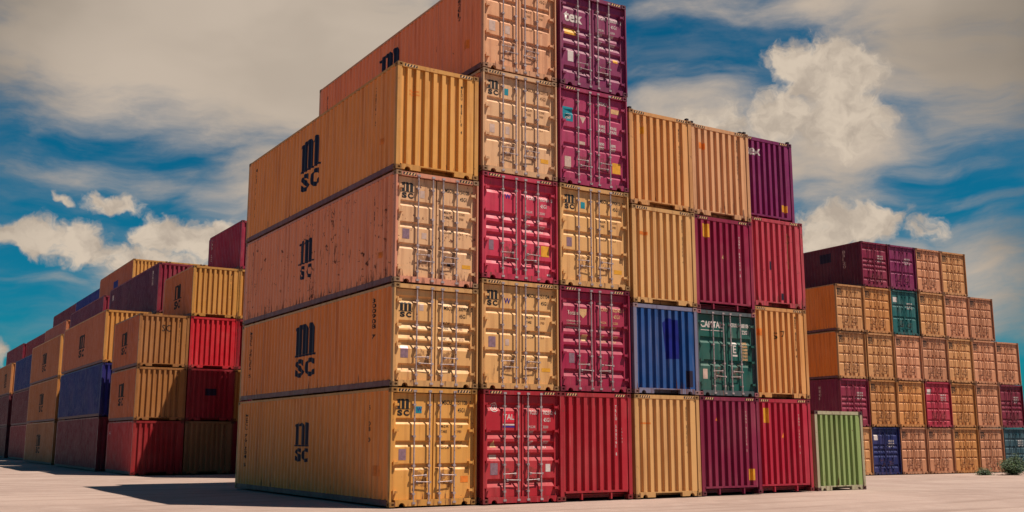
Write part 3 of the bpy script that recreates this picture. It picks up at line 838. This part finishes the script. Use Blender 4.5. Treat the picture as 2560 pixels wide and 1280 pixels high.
letter(o, 'tex', 0.34, M_white, 0.30, 2.28, where='end', H=HC, sx=1.0, bold=0.02); sticker(o, 'sticker', M_yel, 1.86, 0.44, 0.27, 0.24, where='end', H=HC); end_number(o, HC, 1.98, M_pale, 0.6, '8831204', 0.07, 0.10)

def twist_locks(root, H):
    for x in (0.09, CW-0.09):
        def tl():
            b = MB(); b.cyl((x, 0.10, H), (x, 0.10, H+0.035), 0.062, 8); b.box(x-0.045, 0.05, H+0.035, x+0.045, 0.15, H+0.085)
            return b.mesh('twist_lock', [M_dark])
        link('twist_lock', cached(('twl', x, H), tl), root)
for q in [q for q in bpy.data.objects if q.name.startswith('shipping_container')]:
    if q.location.z > 8.4 and q.location.x > 7 : twist_locks(q, HC)
# ------------------------------------------------------------------ small green container beside the stack
o = container((15.463, 0.417, -0.012), ST, 6.058, 'blank', (0.29, 0.42, 0.135), 'pale green weathered container standing alone beside the big stack', 'containers standing on their own',
              wear=0.6, rot=0.035, framecol=(0.46, 0.44, 0.28), castcol=(0.10, 0.05, 0.05), sill='blank')
del o['group']

# ------------------------------------------------------------------ left rows (20-foot block, then 45-foot rows behind it)
GA = 'containers in the rows at the left'
P20 = 2.489
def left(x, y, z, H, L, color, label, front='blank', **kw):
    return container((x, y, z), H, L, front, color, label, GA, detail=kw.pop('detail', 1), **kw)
g = 0.028
def zl(H, r): return -0.05 + r*(H+g)
AX, AY = 0.22, 29.27
YO = (0.50, 0.22, 0.060); YOS = (0.72, 0.18, 0.045)  # yellow browned: shade on the front corner column put into its paint
def sl(o, L, y, z, w, h, mat=None): side_logo(o, L, y, z, w, h, mat or M_black)
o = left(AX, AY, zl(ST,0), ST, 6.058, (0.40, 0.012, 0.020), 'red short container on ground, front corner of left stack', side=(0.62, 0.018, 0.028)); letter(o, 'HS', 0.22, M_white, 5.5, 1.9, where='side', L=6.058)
o = left(AX, AY, zl(ST,1), ST, 6.058, YO, 'shade-toned yellow short container with logo, directly on front corner red one', side=YOS); sl(o, 6.058, 3.9, 0.75, 1.3, 1.15); end_number(o, ST, 1.93, top=0.3)
o = left(AX, AY, zl(ST,2), ST, 6.058, YO, 'shade-toned yellow short container with logo, topmost of left stack front corner', side=YOS); sl(o, 6.058, 3.9, 0.75, 1.3, 1.15); end_number(o, ST, 1.93, top=0.3); letter(o, 'SC', 0.34, M_black, 1.1, 1.75, where='end', H=ST, bold=0)
o = left(AX+P20, AY, zl(ST,0), ST, 6.058, (0.36, 0.19, 0.075), 'shade-toned yellow short container on ground beside front corner red one'); end_number(o, ST, 1.93, top=0.3)  # yellow container, the shade on its end painted in as brown
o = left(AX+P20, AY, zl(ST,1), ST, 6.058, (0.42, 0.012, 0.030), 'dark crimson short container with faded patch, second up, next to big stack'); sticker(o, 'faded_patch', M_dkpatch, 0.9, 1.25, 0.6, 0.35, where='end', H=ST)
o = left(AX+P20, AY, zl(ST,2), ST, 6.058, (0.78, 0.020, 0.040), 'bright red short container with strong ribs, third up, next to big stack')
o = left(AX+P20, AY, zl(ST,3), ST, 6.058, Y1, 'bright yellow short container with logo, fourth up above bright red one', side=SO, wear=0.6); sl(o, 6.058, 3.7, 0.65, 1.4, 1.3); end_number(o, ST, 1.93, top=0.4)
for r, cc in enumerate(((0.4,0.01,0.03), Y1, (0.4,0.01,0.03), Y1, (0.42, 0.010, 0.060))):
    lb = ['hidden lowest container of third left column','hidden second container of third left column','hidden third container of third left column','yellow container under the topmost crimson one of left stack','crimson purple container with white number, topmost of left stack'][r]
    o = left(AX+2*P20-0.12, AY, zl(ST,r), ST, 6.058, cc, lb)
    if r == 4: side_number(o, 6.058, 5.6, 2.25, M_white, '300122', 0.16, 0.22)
# unseen block placed and sized behind the big stack to shade the left stack
for i, (x, n) in enumerate(((4.62, 4), (7.14, 4), (9.66, 4))):
    for r in range(n):
        lb = 'container hidden behind the big stack, level %s of its %s column' % (('one','two','three','four','five')[r], ('first','second','third')[i])
        o = container((x, 20.7, 0.0 + r*(HC+g)), HC, 6.058, 'blank', random.choice([Y1, MG, RD, Y2]), lb, 'unseen containers behind the big stack', detail=0)
B45 = 13.716
rows = {
 'b': (-0.06, 36.40, HC, [((0.16,0.010,0.030),'dark maroon long container on ground in second left row'), ((0.010,0.014,0.16),'deep blue long container in second left row'), ((0.78,0.30,0.075),'orange long container with logo on deep blue one, second left row')]),
 'c': (0.07, 52.20, HC, [((0.62,0.25,0.08),'orange long container on ground with stained base, third left row'), ((0.66,0.27,0.06),'orange long container with logo, second up in third left row'), ((0.70,0.30,0.09),'orange long container with logo, third up in third left row')]),
}
def rowblock(name, x, y, H, L, items, off=0.0):
    out = []
    for r, (cc, lb, side, logo) in enumerate(items):
        o = container((x, y, zl(H, r)), H, L, 'blank', cc, lb, GA, side=side, detail=1 if name in 'bc' else 0)
        if logo: sl(o, L, L*0.5+0.9, 0.7, 1.9, 1.35)
        out.append(o)
    return out
OS = (0.72, 0.21, 0.075)
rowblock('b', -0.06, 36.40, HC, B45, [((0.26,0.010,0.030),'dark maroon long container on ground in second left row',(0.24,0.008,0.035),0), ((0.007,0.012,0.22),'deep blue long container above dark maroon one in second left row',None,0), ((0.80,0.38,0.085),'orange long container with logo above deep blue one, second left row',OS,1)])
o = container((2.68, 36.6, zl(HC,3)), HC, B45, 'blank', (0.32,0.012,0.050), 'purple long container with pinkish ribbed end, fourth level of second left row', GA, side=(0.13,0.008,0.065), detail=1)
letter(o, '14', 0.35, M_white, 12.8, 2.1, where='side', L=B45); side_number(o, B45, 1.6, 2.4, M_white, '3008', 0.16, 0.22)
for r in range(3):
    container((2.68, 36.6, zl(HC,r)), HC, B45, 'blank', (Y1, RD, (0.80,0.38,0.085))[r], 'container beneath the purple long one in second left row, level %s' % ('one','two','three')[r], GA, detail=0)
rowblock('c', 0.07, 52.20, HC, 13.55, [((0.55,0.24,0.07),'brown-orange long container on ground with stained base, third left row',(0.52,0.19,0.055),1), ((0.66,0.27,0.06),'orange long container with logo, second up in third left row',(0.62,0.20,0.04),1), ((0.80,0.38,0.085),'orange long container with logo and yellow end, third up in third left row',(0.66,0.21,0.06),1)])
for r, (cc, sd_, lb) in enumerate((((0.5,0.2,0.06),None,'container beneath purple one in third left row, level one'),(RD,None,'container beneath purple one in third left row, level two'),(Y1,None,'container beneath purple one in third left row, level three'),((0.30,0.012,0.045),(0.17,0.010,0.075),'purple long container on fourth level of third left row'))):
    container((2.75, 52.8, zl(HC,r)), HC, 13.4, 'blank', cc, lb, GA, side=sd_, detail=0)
for i in range(3):
    for r in range(3, 5):
        lb = ('yellow container end high in third left row, %s from left' if r == 4 else 'yellow container under high ones of third left row, %s from left') % ('first','second','third')[i]
        o = container((4.75+i*2.52, 53.6, zl(HC,r)-0.0), HC, 12.192, 'blank', Y1, lb, GA, side=OS, detail=1 if r == 4 else 0, wear=0.5)
        if r == 4 and i == 0: sticker(o, 'logo_patch', M_bluest, 6.6, 0.5, 1.5, 1.5, where='side', L=12.192)
rowblock('d', 0.80, 70.4, HC, 11.7, [((0.50,0.03,0.05),'pinkish red container on ground in fourth left row',(0.36,0.020,0.040),0), ((0.26,0.012,0.03),'dark red container, second up in fourth left row',(0.20,0.012,0.030),0), ((0.007,0.012,0.22),'blue container, third up in fourth left row',None,0)])
container((3.10, 70.4, zl(HC,3)), HC, 11.7, 'blank', (0.72,0.25,0.10), 'faded orange container, fourth level of fourth left row', GA, side=(0.62,0.16,0.09), detail=0)
container((5.62, 70.4, zl(HC,4)), HC, 11.7, 'blank', (0.008,0.016,0.34), 'blue container, fifth level of fourth left row', GA, detail=0)
for r, (a, b_) in enumerate((((0.12,0.01,0.03),'very dark maroon container on ground, farthest left row'),((0.16,0.012,0.03),'dark maroon container second up, farthest left row'),((0.68,0.28,0.08),'yellow container with logo third up, farthest left row'))):
    o = container((0.62, 83.4, zl(HC,r)), HC, 13.4, 'blank', a, b_, GA, detail=0, side=(0.55,0.20,0.06) if r == 2 else None)
    if r == 2: sl(o, 13.4, 5.0, 0.7, 1.9, 1.35)
container((3.20, 82.2, zl(HC,3)), HC, 13.4, 'blank', (0.30,0.014,0.035), 'maroon container, fourth level of farthest left row', GA, detail=0)
container((2.95, 96.2, zl(HC,3)), HC, 14.0, 'blank', (0.26,0.014,0.045), 'dull maroon container at far end of left rows', GA, detail=0)
container((5.65, 82.4, zl(HC,4)), HC, 13.4, 'blank', (0.24,0.012,0.05), 'dull purple container, fifth level of farthest left row', GA, detail=0)
# the levels that carry them
k = 0
for (x, y, L, n, skip) in ((3.10,70.4,11.7,3,0),(5.62,70.4,11.7,4,0),(3.20,82.2,13.4,3,0),(5.65,82.4,13.4,4,0),(2.95,96.2,14.0,3,0),(4.75,53.6,12.192,3,0),(7.27,53.6,12.192,3,0),(9.79,53.6,12.192,3,0)):
    k += 1
    for r in range(n):
        container((x, y, zl(HC,r)), HC, L, 'blank', random.choice([Y1, RD, Y2, MG]), 'container inside the left rows, supporting column %s, level %s' % ('one two three four five six seven eight'.split()[k-1], ('one','two','three','four')[r]), 'containers hidden inside the left rows', detail=0)

# ------------------------------------------------------------------ right stack
GRT = 'containers in the stack at the right'
th = -0.051
RX, RY, RZ = 39.416, 19.638, -0.50
pitch = CW + 0.060
YR = (0.74, 0.38, 0.145); YRo = (0.72, 0.33, 0.10); YRp = (0.72, 0.34, 0.175)
grid = {
 (0,0):('Y',YR),(1,0):('B',(0.012,0.022,0.16)),(2,0):('Y',YRp),(3,0):('Y',YRp),(4,0):('Y',YRo),(5,0):('Y',YRp),(6,0):('T',(0.010,0.10,0.14)),
 (0,1):('P',(0.30,0.012,0.06)),(1,1):('Y',YRo),(2,1):('Y',YRo),(3,1):('R',(0.52,0.035,0.075)),(4,1):('Y',YRo),(5,1):('Y',YRp),(6,1):('M',(0.24,0.010,0.045)),
 (0,2):('Y',YR),(1,2):('Y',YR),(2,2):('Y',YRp),(3,2):('Y',YRp),(4,2):('Y',YR),(5,2):('Y',YRp),(6,2):('Y',YRp),
 (0,3):('Y',YR),(1,3):('Y',YRo),(2,3):('G',(0.015,0.15,0.15)),(3,3):('Y',YR),(4,3):('Y',YRp),(5,3):('Y',YRp),
 (1,4):('P',(0.30,0.014,0.065)),(2,4):('V',(0.24,0.016,0.10)),(3,4):('Y',YRp),(4,4):('Y',YR)}
cn = {'Y': 'weathered yellow', 'B': 'dark blue', 'P': 'magenta purple', 'T': 'teal blue', 'R': 'pinkish red', 'M': 'dark maroon', 'G': 'teal green', 'V': 'violet purple'}
lvl = ['on the ground', 'second level', 'third level', 'fourth level', 'top level']
cln = ['first', 'second', 'third', 'fourth', 'fifth', 'sixth', 'seventh']
for (c_, r), (k, cc) in sorted(grid.items()):
    lx = c_*pitch + (0.04 if c_ >= 3 else 0)
    x = RX + lx*math.cos(th); y = RY + lx*math.sin(th)
    z = RZ + r*(HC+0.026)
    sidec = {'Y': (1.0,0.285,0.030), 'P': (0.12,0.007,0.028) if r == 4 else (0.24,0.012,0.060)}.get(k)
    style = {'Y': 'flat', 'B': 'rib', 'P': 'rib', 'T': 'four', 'R': 'four', 'M': 'rib', 'G': 'two', 'V': 'two'}[k]
    jit = random.uniform(0.80, 1.0)
    o = container((x, y+random.uniform(-0.05, 0.05), z), HC, 12.192, 'door', (cc[0]*jit, cc[1]*jit, cc[2]*jit),
                  '%s container with doors, %s of right stack, %s from its left' % (cn[k], lvl[r], cln[c_]), GRT,
                  side=sidec, style=style, detail=1, rot=th, wear=0.5 if k == 'Y' else 0.35, hazard=False)
    if k == 'Y':
        me = cached('rlogo', lambda: lay(logo_bm(0.36, 0.44), 'door', (0.19, 2.20), H=HC, style='flat', lift=0.004))
        if not me.materials: me.materials.append(M_black)
        link('logo', me, o)
        me2 = cached('rnum', lambda: lay(text_bm('MSCU 4102', 0.10, 0.01, 0.8), 'door', (1.50, 2.42), H=HC, style='flat', lift=0.004))
        if not me2.materials: me2.materials.append(M_black)
        link('lettering', me2, o)
    else:
        for q in range(3): letter(o, 'TARE 3890', 0.10, M_white, 1.42, 2.0-q*0.16, style=style, H=HC)
        if k in 'RBG': sticker(o, 'sticker', M_white, 0.24, 2.1, 0.36, 0.32, H=HC, style=style)
    if k == 'P' and r == 4:
        sticker(o, 'faded_patch', M_dkpatch, 8.4, 1.0, 2.6, 1.0, where='side', L=12.192); sticker(o, 'faded_patch', M_dkpatch, 3.6, 1.9, 1.0, 0.6, where='side', L=12.192)
        side_number(o, 12.192, 1.6, 2.3, M_pale, '83120', 0.16, 0.24)
    if k == 'P' and r == 1:
        side_number(o, 12.192, 1.8, 2.3, M_pale, '8801', 0.14, 0.22)

# ------------------------------------------------------------------ ground
def ground_z(x, y):
    t = max(0.0, min(1.0, (x-17.5)/19.0)); t = t*t*(3-2*t)
    u = max(0.0, min(1.0, (y-14)/14.0)); u = u*u*(3-2*u)
    return -0.52*t - 0.06*u*(1-t)
def build_ground():
    def axis(lo, hi, step, far):
        a = []; v = lo
        while v <= hi: a.append(v); v += step
        s = step
        v = hi
        while v < far: s *= 1.5; v += s; a.append(v)
        s = step; v = lo
        while v > -far: s *= 1.5; v -= s; a.insert(0, v)
        return a
    xs = axis(-20, 70, 0.8, 2500); ys = axis(-26, 60, 0.8, 2500)
    rnd = random.Random(3)
    vs = []; fs = []
    from mathutils import noise as mn
    for y in ys:
        for x in xs:
            z = ground_z(x, y)
            inside = (-0.5 < x < 16 and -0.6 < y < 13) or (38 < x < 60)
            near = 0.0 if inside else 1.0
            d = min(1.0, max(0.0, (min(abs(y+0.0), 20))/2.0)) if -1 < x < 18 else 1
            z += 0.035*mn.noise(Vector((x*0.22, y*0.22, 0)))*near*d - 0.012
            vs.append((x, y, z))
    nx = len(xs)
    for j in range(len(ys)-1):
        for i in range(nx-1):
            a = j*nx+i; fs.append((a, a+1, a+nx+1, a+nx))
    me = bpy.data.meshes.new('ground'); me.from_pydata(vs, [], fs)
    for p in me.polygons: p.use_smooth = True
    mt, N = newmat('pale_packed_sand')
    pos = N.n('ShaderNodeNewGeometry').outputs['Position']
    big = N.noise(pos, 0.16, 5, 0.6); mid = N.noise(pos, 1.3, 5, 0.6); fine = N.noise(pos, 26, 5, 0.7)
    trk = N.noise(N.vm('MULTIPLY', pos, (0.12, 1.6, 1)), 1.0, 4, 0.6, 0.4)
    c = N.mix(N.mr(big, 0.35, 0.65), (0.365, 0.265, 0.232, 1), (0.30, 0.212, 0.185, 1))
    c = N.mix(N.mr(mid, 0.45, 0.70, 0.0, 0.55), c, (0.40, 0.295, 0.262, 1))
    c = N.mix(N.mr(trk, 0.50, 0.68, 0.0, 0.6), c, (0.20, 0.132, 0.11, 1))
    c = N.mix(N.mr(fine, 0.54, 0.70, 0.0, 0.6), c, (0.15, 0.10, 0.085, 1))
    h = N.math('ADD', N.math('MULTIPLY', mid, 0.6), N.math('ADD', N.math('MULTIPLY', fine, 0.35), N.math('MULTIPLY', trk, 0.5)))
    principled(N, c, 0.9, 0.15, bump=h, bump_s=0.5, bump_d=0.06)
    me.materials.append(mt)
    o = link('ground', me); o['kind'] = 'structure'
build_ground()

# ------------------------------------------------------------------ bushes at the foot of the right stack
def leaf_mat():
    mt, N = newmat('bush_leaf')
    pos = N.n('ShaderNodeNewGeometry').outputs['Position']
    c = N.mix(N.mr(N.noise(pos, 3.0, 3), 0.35, 0.65), (0.020, 0.045, 0.022, 1), (0.060, 0.095, 0.030, 1))
    principled(N, c, 0.6, 0.3)
    return mt
LM = leaf_mat()
BM_ = plain('bush_stem', (0.06, 0.04, 0.025), 0.8)
def bush(x, y, w, h, n, label, seed, name='bush'):
    rnd = random.Random(seed)
    z = ground_z(x, y)
    root = link(name, None); root.location = (x, y, z - 0.02)
    root['label'] = label; root['category'] = 'bush'; root['group'] = 'bushes beside the right stack'
    b = MB(); s = MB()
    tips = []
    for k in range(26):
        a = rnd.uniform(0, 6.28); r = rnd.uniform(0.1, 1.0)
        t = Vector((math.cos(a)*w*r, math.sin(a)*w*0.6*r, h*(1.05-0.55*r*r)*rnd.uniform(0.6, 1.0)))
        s.cyl((t.x*0.15, t.y*0.15, 0), tuple(t), 0.012, 5); tips.append(t)
    for k in range(n):
        t = rnd.choice(tips); f = rnd.uniform(0.25, 1.05)
        c = Vector((t.x*f, t.y*f, t.z*f)) + Vector([rnd.gauss(0, 0.13) for _ in range(3)])
        c.z = max(0.03, c.z)
        u = Vector([rnd.gauss(0, 1) for _ in range(3)]).normalized(); v = u.orthogonal().normalized()
        sz = rnd.uniform(0.03, 0.07)
        b.quad(c-u*sz, c+v*sz*0.45, c+u*sz, c-v*sz*0.45)
    me = bpy.data.meshes.new('foliage'); me.from_pydata(b.v, [], b.f); me.materials.append(LM)
    link('foliage', me, root); link('stem', s.mesh('stem', [BM_]), root)
bush(50.2, 15.7, 1.55, 1.20, 6500, 'dark green bush standing against the teal blue container', 1)
bush(52.4, 14.6, 1.5, 1.35, 5000, 'taller dark green bush at the far right edge', 2)
bush(48.2, 16.4, 0.7, 0.36, 900, 'low straggly weed patch left of the dark bush', 3)
